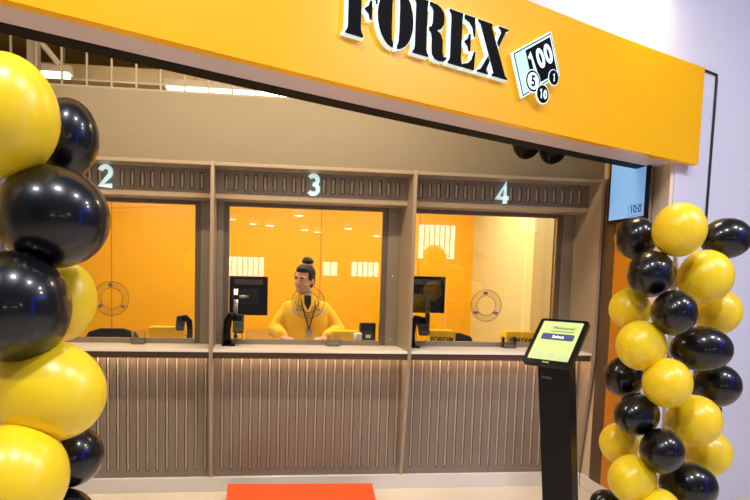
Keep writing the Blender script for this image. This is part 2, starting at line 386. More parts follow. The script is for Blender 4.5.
# banknote and coins emblem
o, t, n = fas(1.64)
def fe(a, b, d): return o + t*(a) + n*d + Vector((0, 0, 2.646 + b))
ex = Vector((0.860, 0.510)); ey = Vector((-0.400, 0.917))         # card axes in the sign plane
def card(u, v): return (ex.x*u + ey.x*v, ex.y*u + ey.y*v)
def cpoly(u0, u1, v0, v1): return [card(u0, v0), card(u1, v0), card(u1, v1), card(u0, v1)]
em = MB().prism(cpoly(-0.156, 0.156, -0.106, 0.106), fe, 0.016, 0.030).build('banknote_emblem', 'halo', sign)
MB().prism(cpoly(-0.150, 0.150, -0.100, 0.100), fe, 0.0301, 0.0312).build('outline', 'black', em)
MB().prism(cpoly(-0.144, 0.144, -0.094, 0.094), fe, 0.0313, 0.0322).build('border', 'halo', em)
MB().prism(cpoly(-0.142, -0.065, -0.092, 0.092), fe, 0.0323, 0.0330).build('mint_panel', 'mint', em)
MB().prism(cpoly(-0.065, 0.136, -0.086, 0.086), fe, 0.0323, 0.0330).build('dark_panel', 'black', em)
ce = o + n*0.0345 + Vector((0, 0, 2.646))
ex3 = t*ex.x + Vector((0, 0, ex.y)); ey3 = t*ey.x + Vector((0, 0, ey.y)); ey3 = (ey3 - ex3.normalized()*ey3.dot(ex3.normalized()))
numeral('numeral', '100', 0.096, 0.20, 'halo', em, ce + ex3*0.034 + ey3*0.018 - n*0.001, ex3, ey3, 0.0, 0.001)
for dx, dz, r, s, d0 in ((-0.028, -0.086, 0.050, '5', 0.034), (0.044, -0.136, 0.043, '10', 0.038), (0.124, -0.040, 0.036, '1', 0.034)):
    cc = [(dx + r*math.cos(2*math.pi*k/28), dz + r*math.sin(2*math.pi*k/28)) for k in range(28)]
    def ring(f): return [(dx + (a-dx)*f, dz + (b-dz)*f) for a, b in cc]
    co = MB().prism(ring(1.1), fe, 0.031, d0+0.001).build('coin_emblem', 'halo', sign)
    MB().prism(ring(1.0), fe, d0+0.0011, d0+0.002).build('outline', 'black', co)
    MB().prism(ring(0.82), fe, d0+0.0021, d0+0.003).build('coin_face', 'halo' if s == '5' else 'black', co)
    numeral('numeral', s, r*1.05, 0.20, 'black' if s == '5' else 'halo', co, o + t*dx + n*(d0+0.0031) + Vector((0, 0, 2.646+dz)), t, (0, 0, 1), 0.0, 0.001)
# cable on the white wall
xc1 = 3.285
wp = lambda x: FY(x)+0.066
tag(MB().tube([(3.05, wp(3.05)-0.004, 2.972), (3.12, wp(3.12), 2.972), (xc1, wp(xc1), 2.968), (xc1+0.003, wp(xc1), 2.93), (xc1, wp(xc1), 2.0), (xc1, wp(xc1), 0.25)], 0.007, 6).build('cable', 'black_matte'),
    'thin black cable running from the sign corner down the white wall', 'cable')

# ------------------------------------------------------------------ service counters
def capsule_ring(hw, hh, n=8):
    s = hh - hw
    return [(hw*math.cos(math.pi*k/n), s + hw*math.sin(math.pi*k/n)) for k in range(n+1)] + [(-hw*math.cos(math.pi*k/n), -s - hw*math.sin(math.pi*k/n)) for k in range(n+1)]
def slot_bowl(hw, hh, depth):
    """recessed capsule groove with a rounded bead standing in it"""
    mb = MB(); v = []; N = None
    rings = [(1.0, 0.0), (0.97, 1.0), (0.62, 1.0), (0.60, 0.35), (0.48, 0.02), (0.25, -0.14)]
    for f, d in rings:
        c = capsule_ring(hw*f, hh - hw*(1-f)); N = len(c); v += [(x, depth*d, z) for x, z in c]
    f = []
    for i in range(len(rings)-1):
        for k in range(N): f.append((i*N+k, i*N+(k+1) % N, (i+1)*N+(k+1) % N, (i+1)*N+k))
    f.append(tuple((len(rings)-1)*N+k for k in range(N)))
    me = mb.add(v, f).mesh('slot'); me.materials.append(M['taupe']); me.materials.append(M['bead'])
    for i, p in enumerate(me.polygons):
        p.use_smooth = i >= 3*N; p.material_index = 1 if i >= 2*N else 0
    return me
def slotted_panel(x0, x1, z0, z1, y, centres, zc, hw, hh, pitch):
    """flat sheet with capsule holes; returns mesh builder"""
    mb = MB(); cx = x0
    ring = capsule_ring(hw, hh); N = len(ring)
    def rect(a, b): mb.add([(a, y, z0), (b, y, z0), (b, y, z1), (a, y, z1)], [(0, 1, 2, 3)])
    for c in centres:
        a, b = c-pitch/2, c+pitch/2
        if a > cx + 1e-5: rect(cx, a)
        inner = [(c+px, zc+pz) for px, pz in ring]; outer = []
        for i, (px, pz) in enumerate(ring):
            h = N//2
            if i < h: k = i/(h-1); 
            else: k = (i-h)/(h-1)
            top = i < h
            if k <= 0.25: q = (1, 0.5 + 2*k) 
            elif k >= 0.75: q = (-1, 0.5 + 2*(1-k))
            else: q = (1-4*(k-0.25), 1)
            xx, zz = q[0]*pitch/2, q[1]
            if top: outer.append((c+xx, zc + zz*(z1-zc)))
            else: outer.append((c-xx, zc - zz*(zc-z0)))
        # snap the nearest ring points to the corners
        v = [(p[0], y, p[1]) for p in inner] + [(p[0], y, p[1]) for p in outer]
        mb.add(v, [(i, (i+1) % N, N+(i+1) % N, N+i) for i in range(N)])
        cx = b
    if cx < x1 - 1e-5: rect(cx, x1)
    return mb
LONG = slot_bowl(0.0120, 0.420, 0.014)
SHORT = slot_bowl(0.0165, 0.060, 0.020)
PITCH_S = 0.0685
def counter(k, num, label):
    X = k*W
    t = thing('service_counter', label, 'counter', (X, 0, 0), 0, 'numbered exchange counters')
    a, b = 0.0131, W-0.0131
    box('top_trim', 'taupe_light', a, b, 0.012, 0.40, 2.327, 2.35, t, 0.003)
    mid = 0.711
    cs = [mid - (i+1.1)*0.0685 for i in range(9)][::-1] + [mid + (i+1.1)*0.0685 for i in range(9)]
    hp = slotted_panel(a, b, 2.16, 2.3269, 0.175, cs, 2.243, 0.0165, 0.060, 0.0685).build('header_panel', 'taupe', t)
    for c in cs:
        s = bpy.data.objects.new('slot', SHORT); COL.objects.link(s); s.parent = hp; s.location = (c, 0.175, 2.243)
    MB().prism([(0.165, 2.125), (0.165, 2.158), (0.175, 2.168), (0.40, 2.168), (0.40, 2.125)], lambda y, z, x: (x, y, z), a, b).build('header_ledge', 'taupe_light', t)
    nm = numeral('counter_number', num, 0.158, 0.185, 'number', t, (mid if k != -1 else 0.681, 0.165, 2.246), (1, 0, 0), (0, 0, 1), 0.0, 0.018)
    # window frame and posts
    for nme, x0, x1 in (('frame_post', a, 0.060), ('frame_post', 1.313, b)):
        ps = box(nme, 'post', x0, x1, 0.350, 0.398, 1.0605, 2.1245, t, 0.003)
        for z in (1.11, 1.60, 2.08):
            xs = (x0+x1)/2
            MB().lathe([(0.008, 0), (0.0075, 0.003), (0.004, 0.005)], 10, Matrix.Translation((xs, 0.350, z)) @ Matrix.Rotation(math.pi/2, 4, 'X')).build('screw', 'steel', ps)
    wl, wr, wt, wb = 0.1023, 1.2712, 2.0955, 1.0962
    box('frame_bar', 'frame', 0.0605, wl, 0.358, 0.398, 1.0605, 2.1245, t, 0.002)
    box('frame_bar', 'frame', wr, 1.3125, 0.358, 0.398, 1.0605, 2.1245, t, 0.002)
    box('frame_bar', 'frame', wl+0.0003, wr-0.0003, 0.358, 0.398, wt, 2.1245, t, 0.002)
    box('frame_sill', 'post', wl+0.0003, wr-0.0003, 0.352, 0.405, 1.0605, wb, t, 0.002)
    box('window_pane', 'glass', wl+0.0005, wr-0.0005, 0.377, 0.383, wb+0.0003, wt-0.0003, t)
    # speak-through ring on three bolts
    rx, rz, ro, ri = 0.706 if k != -1 else 0.669, 1.388, 0.125, 0.078
    rg = MB(); N = 40; v = []; f = []
    for y in (0.352, 0.360):
        for r in (ro, ri):
            v += [(rx + r*math.cos(2*math.pi*i/N), y, rz + r*math.sin(2*math.pi*i/N)) for i in range(N)]
    for i in range(N):
        j = (i+1) % N
        f += [(i, j, N+j, N+i), (2*N+i, 3*N+i, 3*N+j, 2*N+j), (i, 2*N+i, 2*N+j, j), (N+i, N+j, 3*N+j, 3*N+i)]
    ro_ = rg.add(v, f).build('speech_ring', 'acrylic', t)
    for r in (ro, ri):
        MB().tube([(rx + r*math.cos(2*math.pi*i/N), 0.356, rz + r*math.sin(2*math.pi*i/N)) for i in range(N+1)], 0.0028, 6, False).build('ring_edge', 'acrylic_edge', ro_, True)
    for ang in (95, 215, 325):
        x = rx + 0.1*math.cos(math.radians(ang)); z = rz + 0.1*math.sin(math.radians(ang))
        MB().lathe([(0.013, -0.006), (0.013, 0.005), (0.006, 0.008), (0.006, 0.030), (0.012, 0.032)], 12, Matrix.Translation((x, 0.352-0.002, z)) @ Matrix.Rotation(-math.pi/2, 4, 'X')).build('bolt', 'steel', ro_)
    # shelf, edge, led, slotted front
    box('shelf', 'shelf', a, b, 0.006, 0.400, 1.042, 1.060, t, 0.002)
    box('shelf_edge', 'shelf_edge', a, b, 0.022, 0.046, 0.996, 1.0415, t)
    box('led_strip', 'led', a+0.03, b-0.03, 0.078, 0.090, 1.030, 1.0415, t)
    n = 20; cs = [0.0745 + i*PITCH_S for i in range(n)]
    fp = slotted_panel(a, b, 0.1045, 1.0415, 0.150, cs, 0.570, 0.0120, 0.420, PITCH_S).build('front_panel', 'taupe', t)
    for c in cs:
        s = bpy.data.objects.new('slot', LONG); COL.objects.link(s); s.parent = fp; s.location = (c, 0.150, 0.570)
    box('panel_back', 'taupe', a, b, 0.172, 0.180, 0.1045, 1.0415, t)
    box('inner_desk', 'shelf', a, b, 0.4055, 0.70, 1.03, 1.0595, t, 0.002)
    return t
counter(-1, '2', 'taupe service counter with lit number 2, farthest from the tablet stand')
counter(0, '3', 'taupe service counter with lit number 3, the smiling cashier behind its glass')
counter(1, '4', 'taupe service counter with lit number 4, behind the tablet stand')
fin_poly = [(0.0, 2.354), (0.0, 1.0), (0.128, 0.1045), (0.40, 0.1045), (0.40, 2.354)]
for k, lb in ((-1, 'tall taupe divider panel hidden behind the foreground balloons'), (0, 'tall taupe divider panel left of the cashier and her monitor'), (1, 'tall taupe divider panel right of the cashier, before the card reader'), (2, 'tall taupe end panel of counter 4 beside the orange wall')):
    x = k*W
    tag(MB().prism(fin_poly, lambda y, z, d: (d, y, z), x-0.0129, x+0.0129).build('divider_panel', 'taupe_light', bevel=0.003), lb, 'divider', 'divider panels of the counters')

# ------------------------------------------------------------------ ceiling void above the bulkhead
gr = thing('ceiling_grille', 'open metal bar grille on top of the beige bulkhead', 'grille', (0, 0.1, 2.8082))
box('bottom_rail', 'grille', -2.59, 2.86, -0.012, 0.012, 0.0, 0.022, gr)
box('top_rail', 'grille', -2.59, 2.86, -0.012, 0.012, 0.56, 0.58, gr)
bar = MB().box(-0.006, 0.006, -0.006, 0.006, 0.0225, 0.5595).mesh('bar'); bar.materials.append(M['grille'])
for i in range(33):
    ob = bpy.data.objects.new('bar', bar); COL.objects.link(ob); ob.parent = gr; ob.location = (-2.46+0.1615*i, 0, 0)
box('post', 'post', -1.235, -1.165, 0.014, 0.07, 0.0, 0.76, gr)
def luminaire(x0, x1, y, z, label):
    t = thing('linear_lamp', label, 'lamp', ((x0+x1)/2, y, z), 0, 'linear lamps in the ceiling void')
    h = (x1-x0)/2
    MB().prism([(-0.06, 0.0), (-0.035, 0.06), (0.035, 0.06), (0.06, 0.0)], lambda a, b, d: (d, a, b), -h, h).build('housing', 'shelf', t)
    box('tube', 'tube', -h+0.02, h-0.02, -0.045, 0.045, -0.022, -0.0005, t)
    for s in (-0.7, 0.7): box('hanger', 'grille', s*h-0.004, s*h+0.004, -0.004, 0.004, 0.0605, 3.5995-z, t)
luminaire(-0.43, 1.15, 0.75, 3.045, 'bright linear ceiling lamp behind the grille, right of the short one')
luminaire(-1.50, -1.14, 0.75, 3.10, 'short linear ceiling lamp behind the grille, beside the yellow balloon')
bm_ = thing('ceiling_beam', 'cream beam crossing the ceiling void behind the grille bars', 'beam', (0, 1.5, 3.28))
box('beam_web', 'cream_wall', -2.6, 2.85, -0.03, 0.03, 0.0, 0.14, bm_); box('beam_flange', 'shelf', -2.6, 2.85, -0.08, 0.08, -0.015, -0.0005, bm_)
tag(MB().tube([(-1.55, 0.35, 3.55), (-1.33, 0.55, 3.30), (-1.22, 0.7, 3.16)], 0.022, 8).build('cable_conduit', 'shelf'), 'cream slanted conduit in the ceiling void above the short lamp', 'conduit')

# spotlights under the ceiling
def spot(x, y, z, label, rz):
    t = thing('spotlight', label, 'spotlight', (x, y, z), rz, 'black spotlights by the shop front track')
    Mx = Matrix.Rotation(math.radians(-35), 4, 'X')
    MB().lathe([(0.035, 0.10), (0.06, 0.085), (0.078, 0.04), (0.082, 0.0), (0.078, -0.035), (0.066, -0.058), (0.050, -0.070)], 24, Mx).build('lamp_head', 'black_satin', t, True)
    MB().lathe([(0.046, -0.071), (0.02, -0.076)], 20, Mx).build('lens', 'black', t)
    MB().tube([(-0.082, 0, 0), (-0.082, 0, 0.10), (0, 0, 0.13), (0.082, 0, 0.10), (0.082, 0, 0)], 0.006, 6).build('yoke', 'black_satin', t)
    MB().tube([(0, 0, 0.13), (0, 0, 3.5995-z)], 0.010, 8).build('stem', 'black_satin', t)
spot(2.085, -0.30, 2.49, 'black ceiling spotlight over counter 4, nearer the cashier', 0.3)
spot(2.27, -0.30, 2.465, 'black ceiling spotlight over counter 4, nearer the wall screen', 0.3)

# ------------------------------------------------------------------ wall screen
tv = thing('wall_screen', 'light blue wall screen showing the time on the orange wall', 'screen', (2.862, -0.335, 2.015))
MB().box(-0.062, -0.040, -0.208, 0.212, -0.006, 0.55).build('casing', 'black_satin', tv, bevel=0.004)
box('screen', 'tv_screen', -0.0640, -0.0621, -0.188, 0.186, 0.018, 0.534, tv)
box('wall_mount', 'steel', -0.0398, -0.0003, -0.08, 0.08, 0.15, 0.4, tv)
ro = rounded(0.155, 0.072, 0.014, 4, -0.108, 0.062); ri = rounded(0.149, 0.066, 0.011, 4, -0.108, 0.062)
mbx = MB(); nn = len(ro)
mbx.add([(-0.0648, a, b) for a, b in ro] + [(-0.0648, a, b) for a, b in ri], [(i, (i+1) % nn, nn+(i+1) % nn, nn+i) for i in range(nn)])
mbx.build('time_box', 'tv_line', tv)
place_text('time_text', '10:0', 0.070, 'tv_box', tv, (-0.0652, -0.108, 0.066), (0, -1, 0), (0, 0, 1), 0.0002, 0.0012)

# ------------------------------------------------------------------ tablet stand
kz = 1.320; th = math.radians(46.2); psi = math.radians(52.2)
nk = Vector((-math.sin(psi), -math.cos(psi), 0)); ek = Vector((math.cos(psi), -math.sin(psi), 0))
upk = -nk*math.cos(th) + Vector((0, 0, math.sin(th))); nf = ek.cross(upk)
kc = Vector((1.638, -1.635, kz))
kb = kc - nk*0.0 ; kb.z = 0
ks = thing('tablet_stand', 'black floor stand with a tilted touchscreen in front of counter 4', 'kiosk', (0, 0, 0))
def kf(a, b, d): return kc + ek*a + upk*b + nf*d
MB().prism(rounded(0.222, 0.264, 0.016, 5, 0, 0.005), kf, -0.024, 0.0).build('tablet_case', 'black_satin', ks, bevel=0.003)
sc_ = MB().prism(rounded(0.182, 0.222, 0.004, 2, 0, 0.009), kf, 0.0001, 0.0012).build('tablet_screen', 'tablet_bg', ks)
MB().prism(rounded(0.146, 0.036, 0.007, 4, 0.002, 0.030), kf, 0.0013, 0.0018).build('screen_button', 'tablet_btn', sc_)
place_text('screen_title', 'Welcome!', 0.024, 'tablet_txt', sc_, kf(0.014, 0.082, 0.0016), ek, upk, 0.0002, 0.0003)
MB().prism([(-0.04, 0.060), (0.066, 0.060), (0.066, 0.064), (-0.04, 0.064)], kf, 0.0013, 0.0016).build('screen_subtitle', 'tablet_txt', sc_)
place_text('button_text', 'Select', 0.022, 'tablet_white', sc_, kf(0.004, 0.030, 0.0021), ek, upk, 0.0002, 0.0006)
for a0, a1, b0, b1, m_ in ((-0.078, -0.024, -0.092, -0.062, 'tablet_pale'), (-0.010, 0.024, -0.090, -0.062, 'tablet_pale'), (0.044, 0.086, -0.098, -0.068, 'tablet_pale')):
    MB().prism([(a0, b0), (a1, b0), (a1, b1), (a0, b1)], kf, 0.0013, 0.0016).build('screen_icon', m_, sc_)
place_text('case_mark', 'FOREX', 0.010, 'tablet_pale', ks, kf(-0.002, -0.115, 0.0004), ek, upk, 0.0002, 0.0003)
def kp(a, b, d): return kc*1 - Vector((0, 0, kz)) + ek*a - nk*(b + 0.185*(kz-d)) + Vector((0, 0, d))   # plan frame of the post
pc = MB(); hw, hd = 0.072, 0.036
zt = lambda b: kz - 0.03 + (b)*math.tan(th) - 0.02
v = [kp(sx*hw, sy*hd + 0.01, 0.02) for sx, sy in ((-1, -1), (1, -1), (1, 1), (-1, 1))] + [kp(sx*hw, sy*hd + 0.01, zt(sy*hd + 0.01)) for sx, sy in ((-1, -1), (1, -1), (1, 1), (-1, 1))]
pc.add(v, [(0, 3, 2, 1), (4, 5, 6, 7), (0, 1, 5, 4), (1, 2, 6, 5), (2, 3, 7, 6), (3, 0, 4, 7)]).build('post', 'black_satin', ks, bevel=0.004)
MB().prism(rounded(0.36, 0.36, 0.03, 4, 0, 0.02), kp, 0.0, 0.0198).build('base_plate', 'black_satin', ks, bevel=0.003)
place_text('post_mark', 'FOREX', 0.016, 'post', ks, kp(-0.03, -hd+0.01-0.0006, 1.155), ek, Vector((0, 0, 1)) + nk*0.185, 0.0002, 0.0)

# ------------------------------------------------------------------ orange-red step
st = thing('floor_step', 'low orange-red carpeted step below counter 3', 'step', (0.65, -0.2, 0))
poly = [(-0.52, 0.20), (0.515, 0.165), (0.478, -0.15), (-0.515, -0.12)]
MB().prism(poly, lambda a, b, d: (a, b, d), 0.0, 0.088).build('step_core', 'black_matte', st)
MB().prism([(a*1.004, b*1.01) for a, b in poly], lambda a, b, d: (a, b, d), 0.0885, 0.1).build('step_carpet', 'red', st, bevel=0.003)

# ------------------------------------------------------------------ things on and behind the counters
def monitor(x0, x1, z0, z1, y, label, arm):
    cx = (x0+x1)/2; t = thing('monitor', label, 'monitor', (cx, y, 1.0595), 0, 'cashier monitors'); w = (x1-x0)/2; z0 -= 1.0595; z1 -= 1.0595
    MB().box(-w, w, -0.02, 0.008, z0, z1).build('casing', 'black_satin', t, bevel=0.004)
    box('screen', 'black', -w+0.012, w-0.012, 0.0081, 0.010, z0+0.012, z1-0.012, t)
    MB().box(-0.075, 0.075, -0.034, -0.0203, z0+0.09, z0+0.21).build('rear_plate', 'black_matte', t, bevel=0.003)
    for i in range(6): box('vent_slit', 'post', -w+0.04+0.0, w-0.04, -0.0212, -0.0202, z1-0.03-0.007*i, z1-0.027-0.007*i, t)
    zc = z0+0.15
    if arm:
        MB().tube([(-w+0.055, -0.075, 0.0), (-w+0.055, -0.075, zc+0.06)], 0.019, 14).build('arm_pole', 'chrome', t, True)
        MB().tube([(-w+0.055, -0.075, zc), (-0.05, -0.06, zc), (0, -0.034, zc)], 0.014, 10).build('arm', 'steel', t, True)
        MB().lathe([(0.05, 0), (0.05, 0.008), (0.02, 0.014)], 18, Matrix.Translation((-w+0.055, -0.075, 0))).build('base', 'black_satin', t)
        MB().lathe([(0.025, 0), (0.025, 0.03)], 14, Matrix.Translation((-w+0.055, -0.075, zc-0.015))).build('collar', 'black_satin', t)
    else:
        MB().tube([(0, -0.05, 0.012), (0, -0.045, zc)], 0.02, 12).build('neck', 'black_satin', t, True)
        MB().lathe([(0.09, 0), (0.09, 0.008), (0.03, 0.013)], 20, Matrix.Translation((0, -0.045, 0))).build('base', 'black_satin', t)
monitor(0.095, 0.402, 1.262, 1.575, 0.66, 'black monitor on a chrome arm beside the cashier', True)
monitor(1.575, 1.880, 1.305, 1.61, 0.66, 'black monitor behind the glass of counter 4', False)
def reader(x, y, z, label, s=1.0, m=1):
    t = thing('card_reader', label, 'card reader', (x, y, z), 0, 'black card readers on stands')
    MB().prism(rounded(0.085*s, 0.09*s, 0.012, 4), lambda a, b, d: (a, b, d), 0.0, 0.012).build('base', 'black_satin', t)
    MB().tube([(-0.01*m, 0, 0.0125), (-0.012*m, 0, 0.09*s), (-0.006*m, -0.004, 0.16*s), (0.02*m, -0.012, 0.195*s), (0.05*m, -0.02, 0.19*s)], [0.026*s, 0.024*s, 0.026*s, 0.026*s, 0.02*s], 12).build('stem', 'black_satin', t, True)
    Rm = Matrix.Rotation(math.radians(-38), 3, 'X'); hd = Vector((0.062*m*s, -0.022, 0.145*s))
    b = MB().prism(rounded(0.07*s, 0.135*s, 0.014, 4), lambda a, c, d: hd + Rm @ Vector((a, d, c)), -0.014, 0.018).build('terminal', 'black_matte', t, bevel=0.004)
    MB().prism(rounded(0.05*s, 0.045*s, 0.004, 3, 0, 0.032*s), lambda a, c, d: hd + Rm @ Vector((a, d, c)), -0.0155, -0.0142).build('display', 'black', b)
    for i in range(3):
        for j in range(3):
            MB().prism(rounded(0.011*s, 0.008*s, 0.002, 2, (i-1)*0.016*s, -0.012*s-j*0.013*s), lambda a, c, d: hd + Rm @ Vector((a, d, c)), -0.0165, -0.0142).build('key', 'black_satin', b)
    MB().tube([hd + Vector((0.02*m, 0, -0.05*s)), hd + Vector((0.035*m, -0.01, -0.09*s)), hd + Vector((0.0, -0.02, -0.105*s)), (-0.0, -0.02, 0.045), (-0.005*m, -0.005, 0.03)], 0.003, 6).build('cord', 'black_matte', t, True)
reader(0.110, 0.27, 1.0602, 'black card reader on the shelf of counter 3 beside the chrome pole', 1.15)
reader(1.515, 0.27, 1.0602, 'black card reader on the shelf of counter 4 beside the divider', 1.15)
reader(-0.215, 0.55, 1.0597, 'black card reader behind the glass of counter 2', 0.95, -1)
def ybox(x0, x1, y0, y1, h, label, txt, rz=0.0):
    cx = (x0+x1)/2; t = thing('leaflet_box', label, 'box', (cx, y0, 1.0597), rz, 'yellow leaflet boxes'); w = (x1-x0)/2
    MB().box(-w, w, 0, y1-y0, 0, h).build('box_body', 'yellow_card', t, bevel=0.003)
    MB().box(-w+0.01, w-0.01, 0.012, y1-y0-0.01, h, h+0.004).build('leaflets', 'yellow_card', t)
    if txt:
        place_text('box_lettering', 'FOREX', 0.055, 'ink', t, (-0.015, -0.0012, h*0.36), (1, 0, 0), (0, 0, 1), 0.0004, 0.002, 0.95)
        cc = [(w-0.035+0.018*math.cos(2*math.pi*k/14), h*0.38+0.018*math.sin(2*math.pi*k/14)) for k in range(14)]
        MB().prism(cc, lambda a, b, d: (a, d, b), -0.0012, -0.0003).build('box_emblem', 'ink', t)
ybox(-0.51, -0.24, 0.49, 0.62, 0.105, 'plain yellow leaflet box behind the glass of counter 2', False)
ybox(0.92, 1.16, 0.49, 0.62, 0.092, 'plain yellow leaflet box at the cashier, beside the small black display', False)
ybox(1.700, 1.925, 0.47, 0.60, 0.110, 'yellow lettered leaflet box beside the card reader of counter 4', True)
ybox(2.36, 2.60, 0.47, 0.60, 0.110, 'yellow lettered leaflet box beside the clear cup at counter 4', True)
def tray(x, y, w, d, h, label, z=1.0602):
    t = thing('clear_holder', label, 'holder', (x, y, z), 0, 'clear plastic holders'); e = 0.003
    box('holder_base', 'cup', -w, w, -d, d, 0, e, t)
    for nme, x0, x1, y0, y1 in (('holder_wall', -w, w, -d, -d+e), ('holder_wall', -w, w, d-e, d), ('holder_wall', -w, -w+e, -d+e, d-e), ('holder_wall', w-e, w, -d+e, d-e)):
        box(nme, 'cup', x0, x1, y0, y1, e+0.0002, h, t)
tray(-0.545, 0.305, 0.048, 0.04, 0.098, 'small clear plastic holder in front of the plain yellow box, nearest the balloons')
tray(0.895, 0.305, 0.05, 0.035, 0.085, 'small clear plastic holder on the shelf in front of the cashier')
tray(2.30, 0.305, 0.050, 0.04, 0.088, 'small clear plastic cup on the shelf of counter 4')
tray(0.345, 0.51, 0.115, 0.06, 0.10, 'low translucent tray beside the hand of the cashier', 1.0597)
dsp = thing('pole_display', 'small black desk display with a white label beside the cashier', 'display', (1.205, 0.49, 1.0597))
MB().prism([(0.0, 0.0), (0.10, 0.0), (0.06, 0.155), (0.03, 0.165), (0.0, 0.165)], lambda a, b, d: (d, a, b), -0.062, 0.062).build('display_body', 'black_matte', dsp, bevel=0.004)
box('display_label', 'white_label', -0.018, 0.022, -0.0012, -0.0003, 0.045, 0.072, dsp)
wp_ = tag(MB().lathe([(0.032, 0), (0.032, 0.085), (0.028, 0.088), (0.012, 0.088)], 18, Matrix.Translation((1.115, 0.445, 1.0597))).build('paper_roll', 'white_label', None, True), 'white paper roll between the yellow box and the black display', 'paper roll')
def chair(x, y, zt_, label, w):
    t = thing('office_chair', label, 'chair', (x, y, 0), 0, 'black office chairs')
    pts = []
    MB().prism([(-w, zt_-0.40), (-w*1.02, zt_-0.12), (-w*0.8, zt_-0.03), (-w*0.4, zt_), (w*0.4, zt_), (w*0.8, zt_-0.03), (w*1.02, zt_-0.12), (w, zt_-0.40)], lambda a, b, d: (a, d + 0.25*a*a, b), -0.02, 0.03).build('backrest', 'black_matte', t, bevel=0.008)
    MB().prism(rounded(w*2, 0.46, 0.08, 5, 0, 0.26), lambda a, b, d: (a, b, d), zt_-0.50, zt_-0.43).build('seat', 'black_matte', t, bevel=0.01)
    MB().tube([(0, 0.04, zt_-0.3), (0, 0.03, zt_-0.46), (0, 0.2, zt_-0.505)], 0.02, 8).build('back_support', 'black_satin', t)
    MB().tube([(0, 0.26, 0.08), (0, 0.26, zt_-0.5)], 0.025, 10).build('gas_lift', 'steel', t)
    for i in range(5):
        a = 2*math.pi*i/5
        MB().tube([(0, 0.26, 0.09), (0.27*math.cos(a), 0.26+0.27*math.sin(a), 0.055)], [0.025, 0.016], 8).build('leg', 'black_satin', t)
        MB().lathe([(0.027, -0.012), (0.027, 0.012)], 12, Matrix.Translation((0.27*math.cos(a), 0.26+0.27*math.sin(a), 0.027)) @ Matrix.Rotation(math.pi/2, 4, 'Y') ).build('castor', 'black_matte', t)
chair(-0.89, 0.95, 1.110, 'black office chair whose top shows beside the foreground balloons', 0.235)
chair(2.06, 0.95, 1.110, 'black office chair between the two lettered yellow boxes', 0.22)

# ------------------------------------------------------------------ balloons
def balloon_mesh(name, ra, rp):
    """axis +Z: knot at -Z; ra half length, rp radius"""
    prof = []
    for i in range(25):
        t = math.pi*i/24; z = -math.cos(t); r = math.sin(t)
        if z < 0: r *= 1 - 0.10*(z*z)
        prof.append((max(r*rp, 0.004), z*ra))
    return MB().lathe(prof, 36).mesh(name)
def balloon(colr, c, rx, rz, axis, depthr, label, group, lat, sq):
    """axis: direction of the balloon's crown; rx/rz apparent half sizes"""
    ax = Vector(axis).normalized(); q = ax.to_track_quat('Z', 'Y')
    big = max(rx, rz); small = min(rx, rz)
    ra, rp = (depthr or big*1.04, small) if abs(rx-rz)/small > 0.03 else (big*1.02, big)
    me = balloon_mesh('balloon', ra, rp)
    ll = q.inverted() @ Vector(lat)                     # slim each balloon a little where its neighbours squeeze it
    for v in me.vertices: v.co -= ll*(v.co.dot(ll)*(1-sq))
    me.update()
    o = link('balloon', me, 'yellow_balloon' if colr == 'Y' else 'black_balloon', None, True)
    o.location = c; o.rotation_mode = 'QUATERNION'; o.rotation_quaternion = q
    tag(o, label, 'balloon', group)
    k = MB().lathe([(0.004, 0.006), (0.005, 0.0), (0.0035, -0.006), (0.009, -0.014), (0.010, -0.017)], 12, Matrix.Translation((0, 0, -ra-0.004))).build('knot', 'yellow_balloon' if colr == 'Y' else 'black_balloon', o, True)
    return o
SIDE = (1, -0.15, 0)
